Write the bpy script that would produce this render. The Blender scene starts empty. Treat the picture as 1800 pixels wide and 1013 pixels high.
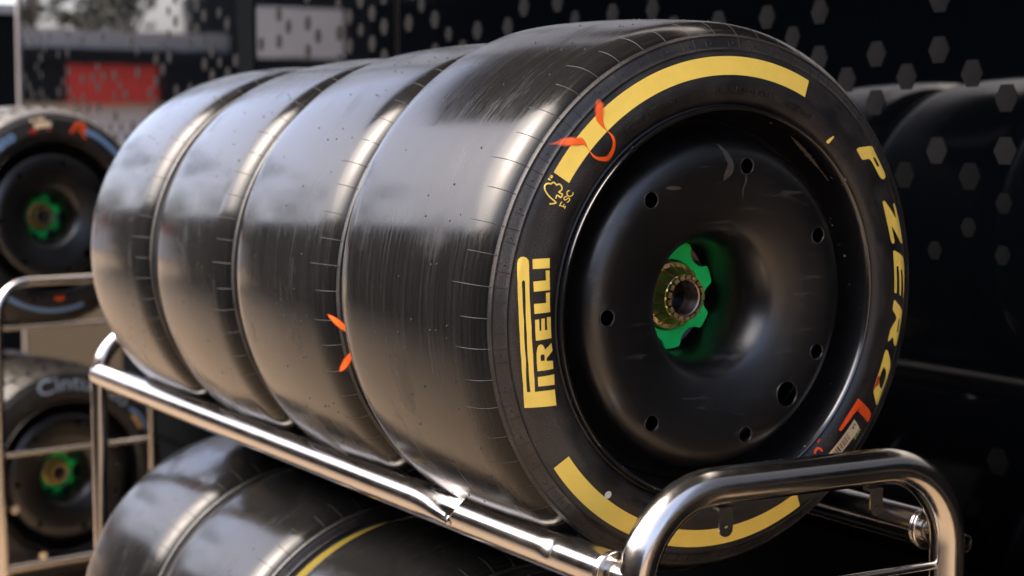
import bpy, bmesh, math, random
from mathutils import Vector, Matrix
from mathutils.geometry import tessellate_polygon
import numpy as np
R = math.radians
PI = math.pi
scene = bpy.context.scene
col = scene.collection
Z0 = 1.25                       # height of the front wheel's hub above the ground

# ------------------------------------------------------------------ camera
cam_d = bpy.data.cameras.new('camera')
cam = bpy.data.objects.new('camera', cam_d)
col.objects.link(cam)
cam.location = (-1.3058, -1.7651, 0.2006 + Z0)
yaw, pit = R(29.49), R(4.70)
fwd = Vector((math.sin(yaw) * math.cos(pit), math.cos(yaw) * math.cos(pit), -math.sin(pit)))
cam.rotation_euler = fwd.to_track_quat('-Z', 'Y').to_euler()
cam_d.sensor_width = 36.0
cam_d.lens = 3022.0 / 1800.0 * 36.0
cam_d.clip_start = 0.05
cam_d.clip_end = 600.0
cam_d.dof.use_dof = True
cam_d.dof.focus_distance = 2.10
cam_d.dof.aperture_fstop = 4.6
scene.camera = cam

# ------------------------------------------------------------------ sky, sun, exposure
SUN_EL = R(50)
SUN_DIR = Vector((-0.92, 0.36, 0)).normalized() * math.cos(SUN_EL) + Vector((0, 0, math.sin(SUN_EL)))
w = bpy.data.worlds.new('World')
scene.world = w
w.use_nodes = True
nt = w.node_tree
nt.nodes.clear()
sky = nt.nodes.new('ShaderNodeTexSky')
sky.sky_type = 'NISHITA'
sky.sun_disc = False
sky.sun_elevation = SUN_EL
sky.sun_rotation = math.atan2(SUN_DIR.x, SUN_DIR.y)
sky.air_density = 0.5
sky.dust_density = 6.0
sky.ozone_density = 0.3
bg = nt.nodes.new('ShaderNodeBackground')
bg.inputs['Strength'].default_value = 0.15
wo = nt.nodes.new('ShaderNodeOutputWorld')
nt.links.new(sky.outputs[0], bg.inputs[0])
nt.links.new(bg.outputs[0], wo.inputs[0])
sun_d = bpy.data.lights.new('sun', 'SUN')
sun_d.energy = 0.55
sun_d.angle = R(65)
sun_d.color = (1.0, 0.93, 0.82)
sun = bpy.data.objects.new('sun', sun_d)
col.objects.link(sun)
sun.rotation_euler = SUN_DIR.to_track_quat('Z', 'Y').to_euler()
sun.location = (-9, 3, 12)
vs = scene.view_settings
vs.view_transform = 'Standard'
vs.look = 'None'
vs.exposure = 2.82
vs.gamma = 1.0
vs.use_curve_mapping = False
scene.cycles.max_bounces = 8
scene.cycles.caustics_reflective = False

# ------------------------------------------------------------------ helpers
def mesh_obj(name, me, parent=None, mat=None):
    o = bpy.data.objects.new(name, me)
    col.objects.link(o)
    if mat is not None and len(me.materials) == 0:
        me.materials.append(mat)
    if parent is not None:
        o.parent = parent
    return o

def bm_mesh(name, bm, smooth=True, sharp=None):
    me = bpy.data.meshes.new(name)
    bm.normal_update()
    bm.to_mesh(me)
    bm.free()
    if smooth:
        for p in me.polygons:
            p.use_smooth = True
        if sharp is not None:
            me.set_sharp_from_angle(angle=R(sharp))
    return me

def obj(name, bm, mat, parent=None, smooth=True, sharp=40):
    return mesh_obj(name, bm_mesh(name, bm, smooth, sharp), parent, mat)

def thing(name, label, cat, loc=(0, 0, 0), mat3=None, group=None):
    o = bpy.data.objects.new(name, None)
    o.empty_display_size = 0.05
    col.objects.link(o)
    o.location = loc
    if mat3 is not None:
        o.rotation_euler = mat3.to_euler()
    o['label'] = label
    o['category'] = cat
    if group:
        o['group'] = group
    return o

def lathe(bm, prof, n=192, closed=False, uv=True, mat_of=None):
    """revolve (radius, y) about the y axis; uv in metres: along the arc, along the profile"""
    uvl = bm.loops.layers.uv.verify() if uv else None
    rings = []
    for (r, y) in prof:
        rings.append([bm.verts.new((r * math.cos(2 * PI * i / n), y, r * math.sin(2 * PI * i / n))) for i in range(n)])
    s = [0.0]
    for a, b in zip(prof[:-1], prof[1:]):
        s.append(s[-1] + math.hypot(b[0] - a[0], b[1] - a[1]))
    pairs = [(k, k + 1) for k in range(len(prof) - 1)]
    if closed:
        pairs.append((len(prof) - 1, 0))
        s.append(s[-1] + 0.01)
    for (k, k2) in pairs:
        for i in range(n):
            j = (i + 1) % n
            f = bm.faces.new((rings[k][i], rings[k][j], rings[k2][j], rings[k2][i]))
            if uv:
                u0, u1 = i / n, (i + 1) / n
                s2 = s[k2] if k2 > k else s[-1]
                for lp, (uu, vv) in zip(f.loops, ((u0, s[k]), (u1, s[k]), (u1, s2), (u0, s2))):
                    lp[uvl].uv = (uu * 2.2, vv)
            if mat_of:
                f.material_index = mat_of(k)
    return rings

def tube(bm, pts, rad, n=28, cap=True):
    """tube along a polyline with parallel transported frames; rad: number or list"""
    pts = [Vector(p) for p in pts]
    m = len(pts)
    rads = rad if isinstance(rad, (list, tuple)) else [rad] * m
    tan = []
    for i in range(m):
        t = (pts[min(i + 1, m - 1)] - pts[max(i - 1, 0)]).normalized()
        tan.append(t)
    up = Vector((0, 0, 1))
    if abs(tan[0].dot(up)) > 0.9:
        up = Vector((0, 1, 0))
    nrm = (up - tan[0] * up.dot(tan[0])).normalized()
    rings = []
    for i in range(m):
        nrm = (nrm - tan[i] * nrm.dot(tan[i])).normalized()
        b = tan[i].cross(nrm)
        rings.append([bm.verts.new(pts[i] + rads[i] * (math.cos(2 * PI * k / n) * nrm + math.sin(2 * PI * k / n) * b)) for k in range(n)])
    for a, b in zip(rings[:-1], rings[1:]):
        for k in range(n):
            j = (k + 1) % n
            bm.faces.new((a[k], a[j], b[j], b[k]))
    if cap:
        bm.faces.new(rings[0][::-1])
        bm.faces.new(rings[-1])
    return rings

def arc_pts(c, r, a0, a1, n, ax1, ax2):
    return [Vector(c) + r * (math.cos(a0 + (a1 - a0) * i / n) * Vector(ax1) + math.sin(a0 + (a1 - a0) * i / n) * Vector(ax2)) for i in range(n + 1)]

def box(bm, lo, hi, mi=0):
    vs_ = [bm.verts.new((x, y, z)) for z in (lo[2], hi[2]) for y in (lo[1], hi[1]) for x in (lo[0], hi[0])]
    for q in ((0, 2, 3, 1), (4, 5, 7, 6), (0, 1, 5, 4), (2, 6, 7, 3), (0, 4, 6, 2), (1, 3, 7, 5)):
        f = bm.faces.new([vs_[i] for i in q])
        f.material_index = mi

def torus(bm, c, ax1, ax2, R0, r0, n=24, m=8):
    ax1, ax2, c = Vector(ax1).normalized(), Vector(ax2).normalized(), Vector(c)
    ax3 = ax1.cross(ax2)
    rings = []
    for i in range(n):
        d = math.cos(2 * PI * i / n) * ax1 + math.sin(2 * PI * i / n) * ax2
        rings.append([bm.verts.new(c + d * (R0 + r0 * math.cos(2 * PI * k / m)) + ax3 * r0 * math.sin(2 * PI * k / m)) for k in range(m)])
    for i in range(n):
        a, b = rings[i], rings[(i + 1) % n]
        for k in range(m):
            bm.faces.new((a[k], b[k], b[(k + 1) % m], a[(k + 1) % m]))

# ------------------------------------------------------------------ materials
class N:
    """small node builder"""
    def __init__(s, name):
        s.m = bpy.data.materials.new(name)
        s.m.use_nodes = True
        s.t = s.m.node_tree
        s.t.nodes.clear()
        s.out = s.t.nodes.new('ShaderNodeOutputMaterial')
        s.b = s.t.nodes.new('ShaderNodeBsdfPrincipled')
        s.t.links.new(s.b.outputs[0], s.out.inputs[0])
    def node(s, t, **k):
        n = s.t.nodes.new(t)
        for a, v in k.items():
            setattr(n, a, v)
        return n
    def link(s, a, b):
        s.t.links.new(a, b)
    def set(s, **k):
        for a, v in k.items():
            s.b.inputs[a.replace('_', ' ')].default_value = v
        return s
    def uv(s, sx=1, sy=1, sz=1, obj_space=False):
        tc = s.node('ShaderNodeTexCoord')
        mp = s.node('ShaderNodeMapping')
        mp.inputs['Scale'].default_value = (sx, sy, sz)
        s.link(tc.outputs['Object' if obj_space else 'UV'], mp.inputs[0])
        return mp.outputs[0]
    def noise(s, vec, scale=1.0, detail=4, rough=0.55):
        n = s.node('ShaderNodeTexNoise')
        n.inputs['Scale'].default_value = scale
        n.inputs['Detail'].default_value = detail
        n.inputs['Roughness'].default_value = rough
        s.link(vec, n.inputs['Vector'])
        return n.outputs['Fac']
    def ramp(s, fac, stops):
        r = s.node('ShaderNodeValToRGB')
        el = r.color_ramp.elements
        while len(el) < len(stops):
            el.new(0.5)
        for e, (p, c) in zip(el, stops):
            e.position = p
            e.color = (c, c, c, 1) if not isinstance(c, tuple) else (*c, 1)
        s.link(fac, r.inputs[0])
        return r.outputs[0]
    def math(s, op, a, b):
        n = s.node('ShaderNodeMath', operation=op)
        for i, v in enumerate((a, b)):
            if hasattr(v, 'node'):
                s.link(v, n.inputs[i])
            else:
                n.inputs[i].default_value = v
        return n.outputs[0]
    def mix(s, fac, a, b):
        n = s.node('ShaderNodeMix', data_type='RGBA')
        if hasattr(fac, 'node'):
            s.link(fac, n.inputs[0])
        else:
            n.inputs[0].default_value = fac
        for i, v in ((6, a), (7, b)):
            if hasattr(v, 'node'):
                s.link(v, n.inputs[i])
            else:
                n.inputs[i].default_value = (*v, 1)
        return n.outputs[2]
    def bump(s, h, strength=0.2, dist=0.001):
        n = s.node('ShaderNodeBump')
        n.inputs['Strength'].default_value = strength
        n.inputs['Distance'].default_value = dist
        s.link(h, n.inputs['Height'])
        s.link(n.outputs[0], s.b.inputs['Normal'])

def plain(name, c, rough=0.5, metal=0.0, spec=0.5, var=0.15, scale=60):
    n = N(name)
    n.set(Roughness=rough, Metallic=metal)
    n.b.inputs['Specular IOR Level'].default_value = spec
    f = n.noise(n.uv(1, 1, 1, True), scale, 3)
    lo = tuple(x * (1 - var) for x in c)
    hi = tuple(min(1, x * (1 + var)) for x in c)
    n.link(n.mix(f, lo, hi), n.b.inputs['Base Color'])
    r = n.noise(n.uv(1, 1, 1, True), scale * .4, 4)
    n.link(n.ramp(r, [(0.3, max(0.02, rough - .08)), (0.7, min(1, rough + .08))]), n.b.inputs['Roughness'])
    return n.m

def make_tread():
    n = N('worn_slick_rubber')
    n.b.inputs['IOR'].default_value = 1.31
    streak = n.noise(n.uv(5, 190), 1.0, 5, 0.6)          # polished lines round the tread
    blotch = n.noise(n.uv(7, 11), 1.0, 4)
    fine = n.noise(n.uv(60, 900), 1.0, 3)
    grain = n.noise(n.uv(700, 700), 1.0, 2)
    base = n.ramp(streak, [(0.30, 0.003), (0.60, 0.006), (0.80, 0.014)])
    n.link(base, n.b.inputs['Base Color'])
    st = n.ramp(streak, [(0.32, 0.08), (0.50, 0.11), (0.62, 0.15), (0.74, 0.24)])
    bl = n.ramp(blotch, [(0.40, 0.0), (0.58, 0.04), (0.72, 0.22)])
    fi = n.ramp(fine, [(0.40, 0.0), (0.70, 0.12)])
    n.link(n.math('ADD', n.math('ADD', st, bl), fi), n.b.inputs['Roughness'])
    v = n.node('ShaderNodeTexVoronoi')
    v.inputs['Scale'].default_value = 1.0
    n.link(n.uv(55, 55), v.inputs['Vector'])
    pits = n.ramp(v.outputs['Distance'], [(0.0, 0.0), (0.045, 0.0), (0.07, 1.0)])
    sel = n.ramp(v.outputs['Color'], [(0.55, 1.0), (0.6, 0.0)])
    pits = n.math('MAXIMUM', pits, sel)
    h = n.math('ADD', n.math('MULTIPLY', streak, 0.16), n.math('MULTIPLY', fine, 0.10))
    h = n.math('ADD', h, n.math('MULTIPLY', grain, 0.10))
    h = n.math('ADD', h, n.math('MULTIPLY', pits, 2.2))
    n.bump(h, 0.08, 0.0012)
    return n.m

def make_side():
    n = N('sidewall_rubber')
    n.b.inputs['Specular IOR Level'].default_value = 0.5
    blotch = n.noise(n.uv(14, 30), 1.0, 5, 0.65)
    ring = n.noise(n.uv(3, 260), 1.0, 3)
    dust = n.noise(n.uv(420, 420), 1.0, 3, 0.7)
    d = n.math('MULTIPLY', n.ramp(blotch, [(0.40, 0.0), (0.68, 1.0)]), n.ramp(dust, [(0.42, 0.0), (0.66, 1.0)]))
    n.link(n.mix(d, (0.0042, 0.0041, 0.0042), (0.060, 0.050, 0.040)), n.b.inputs['Base Color'])
    n.link(n.math('ADD', 0.30, n.math('MULTIPLY', blotch, 0.35)), n.b.inputs['Roughness'])
    h = n.math('ADD', n.math('MULTIPLY', ring, 0.3), n.math('MULTIPLY', dust, 0.35))
    n.bump(h, 0.25, 0.0008)
    return n.m

def make_steel():
    n = N('brushed_steel_tube')
    n.set(Metallic=1.0)
    sm = n.noise(n.uv(9, 9, 9, True), 1.0, 5, 0.65)
    fi = n.noise(n.uv(260, 12, 260, True), 1.0, 3)
    gr = n.noise(n.uv(160, 160, 160, True), 1.0, 4, 0.7)
    n.link(n.mix(sm, (0.40, 0.37, 0.33), (0.54, 0.51, 0.475)), n.b.inputs['Base Color'])
    a = n.math('ADD', n.math('MULTIPLY', sm, 0.18), n.math('MULTIPLY', gr, 0.14))
    n.link(n.math('ADD', a, 0.02), n.b.inputs['Roughness'])
    h = n.math('ADD', n.math('MULTIPLY', fi, 0.2), n.math('MULTIPLY', sm, 0.5))
    n.bump(h, 0.06, 0.0015)
    return n.m

def make_cover():
    n = N('satin_black_cover')
    n.b.inputs['Specular IOR Level'].default_value = 0.6
    sm = n.noise(n.uv(9, 9, 9, True), 1.0, 5, 0.6)
    sc = n.noise(n.uv(14, 60, 90, True), 1.0, 4, 0.75)
    scr = n.ramp(sc, [(0.58, 0.0), (0.72, 1.0)])
    n.link(n.mix(scr, (0.0035, 0.0035, 0.0036), (0.020, 0.0185, 0.0165)), n.b.inputs['Base Color'])
    n.link(n.math('ADD', n.math('ADD', 0.24, n.math('MULTIPLY', scr, 0.22)), n.math('MULTIPLY', sm, 0.20)), n.b.inputs['Roughness'])
    n.bump(n.math('ADD', n.noise(n.uv(500, 500, 500, True), 1.0, 2), n.math('MULTIPLY', scr, 0.6)), 0.08, 0.0008)
    return n.m

def make_rim():
    n = N('black_magnesium_rim')
    n.b.inputs['IOR'].default_value = 1.7
    sm = n.noise(n.uv(30, 30, 30, True), 1.0, 4)
    chip = n.ramp(n.noise(n.uv(90, 90, 90, True), 1.0, 3, 0.7), [(0.68, 0.0), (0.73, 1.0)])
    n.link(n.mix(chip, (0.005, 0.005, 0.0055), (0.30, 0.27, 0.23)), n.b.inputs['Base Color'])
    n.link(n.math('ADD', 0.12, n.math('MULTIPLY', sm, 0.2)), n.b.inputs['Roughness'])
    return n.m

def make_paint(name, c, fade=False):
    n = N(name)
    f = n.noise(n.uv(60, 60, 60, True), 1.0, 4)
    n.link(n.mix(f, tuple(x * .9 for x in c), tuple(min(1, x * 1.06) for x in c)), n.b.inputs['Base Color'])
    n.set(Roughness=0.42)
    if fade:                                            # chalk stroke that feathers out at its edges
        tc = n.node('ShaderNodeTexCoord')
        sp = n.node('ShaderNodeSeparateXYZ')
        n.link(tc.outputs['UV'], sp.inputs[0])
        e = n.math('MULTIPLY', n.math('SUBTRACT', 1.0, n.math('ABSOLUTE', sp.outputs[1], 0)), 1.7)
        u = n.math('MULTIPLY', n.math('MINIMUM', sp.outputs[0], n.math('SUBTRACT', 1.0, sp.outputs[0])), 7.0)
        g = n.noise(n.uv(60, 300, 60, True), 1.0, 3)
        a = n.math('MULTIPLY', n.math('MINIMUM', e, 1.0), n.math('MINIMUM', u, 1.0))
        a = n.math('MULTIPLY', a, n.math('ADD', 0.55, g))
        cl = n.node('ShaderNodeClamp')
        n.link(a, cl.inputs[0])
        n.link(cl.outputs[0], n.b.inputs['Alpha'])
    return n.m

def make_wall():
    n = N('gloss_black_panel')
    n.set(Base_Color=(0.0006, 0.0008, 0.0012, 1), Roughness=0.03)
    n.b.inputs['IOR'].default_value = 1.5
    w1 = n.noise(n.uv(1, 1.1, 1.6, True), 1.0, 2)
    n.bump(w1, 0.06, 0.02)
    n.link(n.math('MULTIPLY', n.noise(n.uv(4, 4, 4, True), 1.0, 4), 0.05), n.b.inputs['Roughness'])
    return n.m

def make_ground():
    n = N('warm_paving')
    a = n.noise(n.uv(0.5, 0.5, 0.5, True), 1.0, 5)
    b = n.noise(n.uv(45, 45, 45, True), 1.0, 4)
    f = n.math('ADD', n.math('MULTIPLY', a, 0.6), n.math('MULTIPLY', b, 0.4))
    n.link(n.mix(f, (0.17, 0.121, 0.073), (0.27, 0.195, 0.122)), n.b.inputs['Base Color'])
    n.set(Roughness=0.8)
    n.bump(b, 0.3, 0.01)
    return n.m

M = dict(
    tread=make_tread(), side=make_side(), steel=make_steel(), cover=make_cover(), rim=make_rim(),
    yellow=make_paint('yellow_marking', (0.86, 0.62, 0.11)),
    orange=make_paint('orange_chalk', (0.86, 0.115, 0.012), True),
    orange_solid=make_paint('orange_marker', (0.80, 0.085, 0.012)),
    red=make_paint('red_marker', (0.55, 0.02, 0.012)),
    blue=make_paint('blue_marking', (0.17, 0.30, 0.48)),
    cream=make_paint('cream_sticker', (0.72, 0.55, 0.33)),
    white=make_paint('white_sticker', (0.70, 0.66, 0.56)),
    ink=plain('black_ink', (0.015, 0.014, 0.013), 0.6),
    green=plain('green_ring', (0.005, 0.70, 0.135), 0.6),
    bronze=plain('bronze_nut', (0.74, 0.53, 0.25), 0.38, 1.0),
    thread=plain('thread_steel', (0.20, 0.16, 0.135), 0.30, 1.0),
    dark=plain('dark_recess', (0.004, 0.004, 0.005), 0.6),
    wall=make_wall(),
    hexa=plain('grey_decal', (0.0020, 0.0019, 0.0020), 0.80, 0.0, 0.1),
    hexdark=plain('darker_grey_decal', (0.0007, 0.0008, 0.0009), 0.80, 0.0, 0.05),  # darker copy of the hexagon grey for the lowest ones
    strip=plain('grey_trim', (0.14, 0.13, 0.125), 0.4, 0.5),
    black=plain('matte_black', (0.003, 0.0035, 0.004), 0.8, 0, 0.0),
    ground=make_ground(),
    scuff=plain('scraped_metal', (0.50, 0.46, 0.40), 0.35, 0.8, 0.5, 0.5, 300),
    bwhite=plain('white_cladding', (0.78, 0.78, 0.76), 0.6, 0, .5, .1, 3),
    bred=plain('red_cladding', (0.62, 0.035, 0.015), 0.5, 0, .5, .1, 3),
    bgrey=plain('grey_roofing', (0.36, 0.36, 0.36), 0.6, 0, .5, .15, 3),
    bdark=plain('dark_cladding', (0.008, 0.0085, 0.009), 0.6, 0, .05, .2, 3),
    leaf=plain('leaf', (0.060, 0.066, 0.034), 0.6, 0, .3, .4, 2),
    bark=plain('bark', (0.10, 0.075, 0.05), 0.8),
)
P = {
    'pirelli': [[[(-159.78,0.3154),(-164.84,0.3101),(-170.55,0.3073),(-176.25,0.3068),(178.12,0.3086),(172.64,0.3128),(168.39,0.317),(167.48,0.3168),(166.87,0.3147),(166.63,0.3115),(166.7,0.3077),(167.17,0.3043),(168.06,0.3026),(171.59,0.2987),(178.11,0.2938),(-177.95,0.292),(-171.14,0.2919),(-165.15,0.2951),(-162.4,0.2978),(-161.81,0.2858),(-161.02,0.2723),(-156.99,0.2767),(-158.34,0.2955)],[(-162.98,0.3074),(-170.32,0.3015),(-179.21,0.3014),(174.38,0.3056),(172.25,0.3078),(171.78,0.3071),(171.67,0.3055),(172.08,0.3036),(176.21,0.3004),(-176.08,0.2979),(-169.03,0.2992),(-162.77,0.3031)]],[[(-165.61,0.2903),(-164.84,0.2681),(-162.21,0.2711),(-163.37,0.2923)]],[[(-166.99,0.2894),(-166.27,0.2676),(-168.37,0.2664),(-168.82,0.2753),(-169.48,0.2753),(-170.94,0.2649),(-173.03,0.2655),(-171.76,0.276),(-172.58,0.2771),(-173.06,0.2788),(-173.3,0.2809),(-173.22,0.2835),(-172.56,0.286),(-171.38,0.2874),(-168.95,0.2886)],[(-169.24,0.2833),(-170.45,0.283),(-170.83,0.2812),(-170.67,0.2784),(-170.12,0.2776),(-169.08,0.2784)]],[[(-174.35,0.287),(-174.33,0.2648),(-179.85,0.2655),(-179.82,0.2717),(-176.64,0.271),(-176.64,0.2743),(-179.61,0.2747),(-179.54,0.2795),(-176.64,0.2794),(-176.6,0.2818),(-179.44,0.2823),(-179.37,0.2875)]],[[(179.23,0.2884),(178.87,0.2664),(173.88,0.2697),(174.07,0.2755),(176.53,0.2736),(176.88,0.2897)]],[[(174.01,0.2913),(173.28,0.2699),(168.43,0.2751),(168.69,0.2804),(170.98,0.2778),(171.7,0.2936)]],[[(168.9,0.2969),(167.89,0.2755),(165.53,0.2787),(166.71,0.2996)]]],
    'pzero': [[[(42.58,0.2918),(42.45,0.2957),(39.45,0.3174),(38.81,0.32),(36.68,0.3187),(30.97,0.3199),(30.19,0.3184),(30.08,0.3142),(30.31,0.311),(31.07,0.3079),(32.07,0.3064),(37.39,0.3045),(38.97,0.2914),(39.73,0.2903),(42.15,0.2909)],[(36.88,0.3099),(36.65,0.3126),(36.0,0.3138),(34.01,0.3149),(33.77,0.3134),(34.14,0.3105),(34.69,0.3097)]],[[(25.2,0.2953),(25.46,0.2976),(25.26,0.3004),(24.62,0.3021),(18.91,0.3147),(22.87,0.3157),(23.08,0.3169),(22.79,0.3196),(21.88,0.3205),(12.94,0.3222),(12.41,0.3214),(12.52,0.3177),(13.19,0.3149),(17.82,0.3032),(17.86,0.3017),(13.98,0.3032),(13.47,0.3026),(13.42,0.2997),(13.78,0.297),(14.58,0.2953),(19.84,0.294)]],[[(11.36,0.2971),(11.64,0.2998),(11.25,0.3035),(9.95,0.3133),(9.09,0.3192),(7.88,0.3214),(3.75,0.3225),(-1.19,0.3228),(-1.15,0.3199),(5.86,0.316),(6.24,0.3137),(5.98,0.3122),(-0.4,0.3131),(-0.5,0.3115),(-0.36,0.3098),(6.89,0.3074),(7.34,0.3051),(7.06,0.3023),(0.42,0.3033),(0.23,0.3009),(0.59,0.2975)]],[[(-1.49,0.2996),(-1.81,0.3022),(-3.45,0.3147),(-4.37,0.3205),(-5.54,0.3207),(-9.36,0.3202),(-12.61,0.3197),(-13.19,0.3177),(-13.06,0.3123),(-11.06,0.3063),(-12.29,0.3001),(-12.51,0.2974),(-12.07,0.2963),(-9.36,0.2974),(-8.05,0.3016),(-6.77,0.3068),(-6.16,0.3075),(-5.26,0.3043),(-4.28,0.2974),(-3.71,0.2961),(-1.69,0.2976)],[(-6.43,0.3128),(-6.27,0.3146),(-7.01,0.3155),(-9.54,0.3164),(-9.85,0.3143),(-9.42,0.313)]],[[(-14.62,0.2981),(-15.06,0.3031),(-17.54,0.3148),(-18.86,0.3187),(-24.48,0.3181),(-28.36,0.3199),(-28.67,0.318),(-28.51,0.3144),(-26.45,0.2993),(-25.69,0.2964),(-22.1,0.2952),(-15.26,0.2954)],[(-19.08,0.3028),(-19.87,0.3099),(-20.86,0.3129),(-23.79,0.3141),(-24.71,0.3128),(-23.98,0.3057),(-22.43,0.3005),(-20.57,0.3006)]]],
    'pzero_red': [[[(-22.13,0.2959),(-21.76,0.2985),(-22.86,0.3011),(-23.99,0.3031),(-24.98,0.2989),(-26.07,0.2978),(-25.69,0.2964)]]],
    'ell': [[[(-30.35,0.2742),(-30.51,0.2842),(-32.16,0.285),(-33.67,0.2824),(-34.84,0.2799),(-40.75,0.2764),(-41.23,0.2746),(-41.16,0.2712),(-36.75,0.2707)]],[[(-30.51,0.2842),(-30.76,0.304),(-31.4,0.3134),(-32.53,0.3173),(-33.7,0.3154),(-33.41,0.3038),(-33.36,0.2904),(-33.26,0.2853)]]],
    'sticker': [[[(-47.91,0.2817),(-35.72,0.2859),(-35.96,0.2971),(-36.21,0.3044),(-36.95,0.3069),(-39.52,0.3042),(-45.04,0.3012),(-46.72,0.3153),(-52.6,0.2838)]]],
    'stkbars': [[[(-40.03,0.2883),(-40.2,0.2882),(-40.4,0.3002),(-40.25,0.3003)]],[[(-40.53,0.288),(-40.7,0.2879),(-40.85,0.2999),(-40.7,0.3)]],[[(-41.2,0.2877),(-41.5,0.2875),(-41.58,0.2995),(-41.31,0.2996)]],[[(-41.84,0.2874),(-42.01,0.2873),(-42.03,0.2993),(-41.88,0.2993)]],[[(-42.24,0.2872),(-42.41,0.2872),(-42.39,0.2991),(-42.24,0.2992)]],[[(-42.64,0.2871),(-42.94,0.287),(-42.88,0.2989),(-42.61,0.299)]],[[(-43.45,0.2869),(-43.75,0.2868),(-43.6,0.2987),(-43.33,0.2988)]],[[(-43.98,0.2868),(-44.15,0.2867),(-43.97,0.2986),(-43.81,0.2986)]],[[(-44.65,0.2866),(-45.15,0.2866),(-44.87,0.2984),(-44.42,0.2985)]],[[(-45.49,0.2866),(-45.79,0.2866),(-45.44,0.2983),(-45.17,0.2984)]],[[(-46.02,0.2866),(-46.19,0.2866),(-45.8,0.2983),(-45.65,0.2983)]],[[(-46.52,0.2866),(-46.69,0.2866),(-46.25,0.2983),(-46.1,0.2983)]],[[(-46.92,0.2866),(-47.42,0.2867),(-46.91,0.2983),(-46.46,0.2983)]],[[(-47.75,0.2867),(-48.05,0.2868),(-47.48,0.2984),(-47.21,0.2984)]],[[(-48.28,0.2869),(-48.44,0.2869),(-47.84,0.2984),(-47.69,0.2984)]],[[(-48.77,0.287),(-49.07,0.2871),(-48.41,0.2986),(-48.14,0.2985)]],[[(-49.56,0.2872),(-50.06,0.2874),(-49.3,0.2988),(-48.85,0.2987)]],[[(-50.38,0.2876),(-50.55,0.2877),(-49.74,0.299),(-49.6,0.2989)]],[[(-51.04,0.2879),(-51.33,0.2881),(-50.45,0.2993),(-50.19,0.2991)]],[[(-51.81,0.2883),(-52.11,0.2885),(-51.16,0.2996),(-50.89,0.2995)]],[[(-52.59,0.2888),(-52.75,0.2889),(-51.74,0.2999),(-51.6,0.2998)]],[[(-52.98,0.2891),(-53.14,0.2892),(-52.09,0.3001),(-51.95,0.3001)]]],
    'swirl': [((142.83,0.3354),0.00082),((141.62,0.3289),0.00191),((140.52,0.3232),0.00519),((139.59,0.3182),0.00573),((138.52,0.312),0.00573),((137.61,0.3066),0.00519),((137.35,0.3008),0.00205),((137.62,0.2953),0.00041),((137.8,0.2901),0.00068),((137.99,0.2849),0.00191),((137.74,0.2788),0.00273),((136.82,0.2725),0.00355),((135.6,0.2673),0.00437),((134.19,0.2667),0.00464),((132.62,0.2697),0.00382),((131.45,0.2745),0.003),((130.89,0.2802),0.00273),((130.84,0.2855),0.00164),((130.96,0.2895),0.00055),((131.03,0.2934),0.00082),((131.01,0.3004),0.00273),((130.56,0.3078),0.00573),((129.57,0.3135),0.00682),((128.58,0.3183),0.00628),((128.03,0.3234),0.00409),((127.65,0.3262),0.00136)],
    'fsc_tree': [(153.67,0.3008),(152.69,0.2941),(152.24,0.3039),(151.64,0.3114),(150.99,0.3148),(150.28,0.3153),(149.75,0.3129),(149.54,0.3099),(148.98,0.3083),(148.95,0.3051),(149.07,0.303),(148.55,0.3006),(148.7,0.2968),(149.18,0.2947),(149.71,0.2952),(150.08,0.2965),(150.24,0.2957),(150.19,0.2916),(150.37,0.2911),(151.07,0.2915),(150.99,0.2956),(151.19,0.297),(151.89,0.2965)],
    'F': [[(152.95,0.2814),(152.23,0.2809)],[(152.6,0.2811),(152.78,0.288)],[(153.0,0.2885),(152.4,0.2883),(151.75,0.2877)],[(152.63,0.2841),(151.99,0.2838)]],
    'S': [[(150.0,0.285),(150.51,0.2873),(150.92,0.2872),(151.08,0.2855),(150.72,0.2838),(150.23,0.2827),(150.2,0.2808),(150.65,0.2799),(151.34,0.2815)]],
    'C': [[(148.47,0.2856),(149.05,0.2874),(149.63,0.2861),(149.77,0.283),(149.39,0.2803),(148.72,0.2795),(148.42,0.2806)]],
    'TM': [[(148.93,0.3131),(148.87,0.3156)],[(148.89,0.3122),(148.89,0.3152)],[(149.14,0.3152),(148.68,0.3149)],[(148.35,0.312),(148.35,0.315),(148.15,0.3122),(147.95,0.3149),(147.9,0.312)]],
    'tick': [[[(52.15,0.2682),(51.55,0.2747),(51.18,0.2743),(51.18,0.2631),(51.85,0.2621),(52.35,0.2632)]]],
    'squig': [(-51.75,0.2653),(-50.88,0.2631),(-49.74,0.2639),(-49.31,0.2678),(-49.59,0.2708)],
    'squig_tick': [(-47.25,0.2577),(-48.7,0.2584)],
    'scrape': [[(61.12,0.2275),(60.49,0.2313),(58.51,0.2294),(47.71,0.2305),(45.59,0.2341),(41.32,0.2337),(41.41,0.231),(45.51,0.23),(48.09,0.224),(51.18,0.2244),(55.81,0.2243)]],
}
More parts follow.
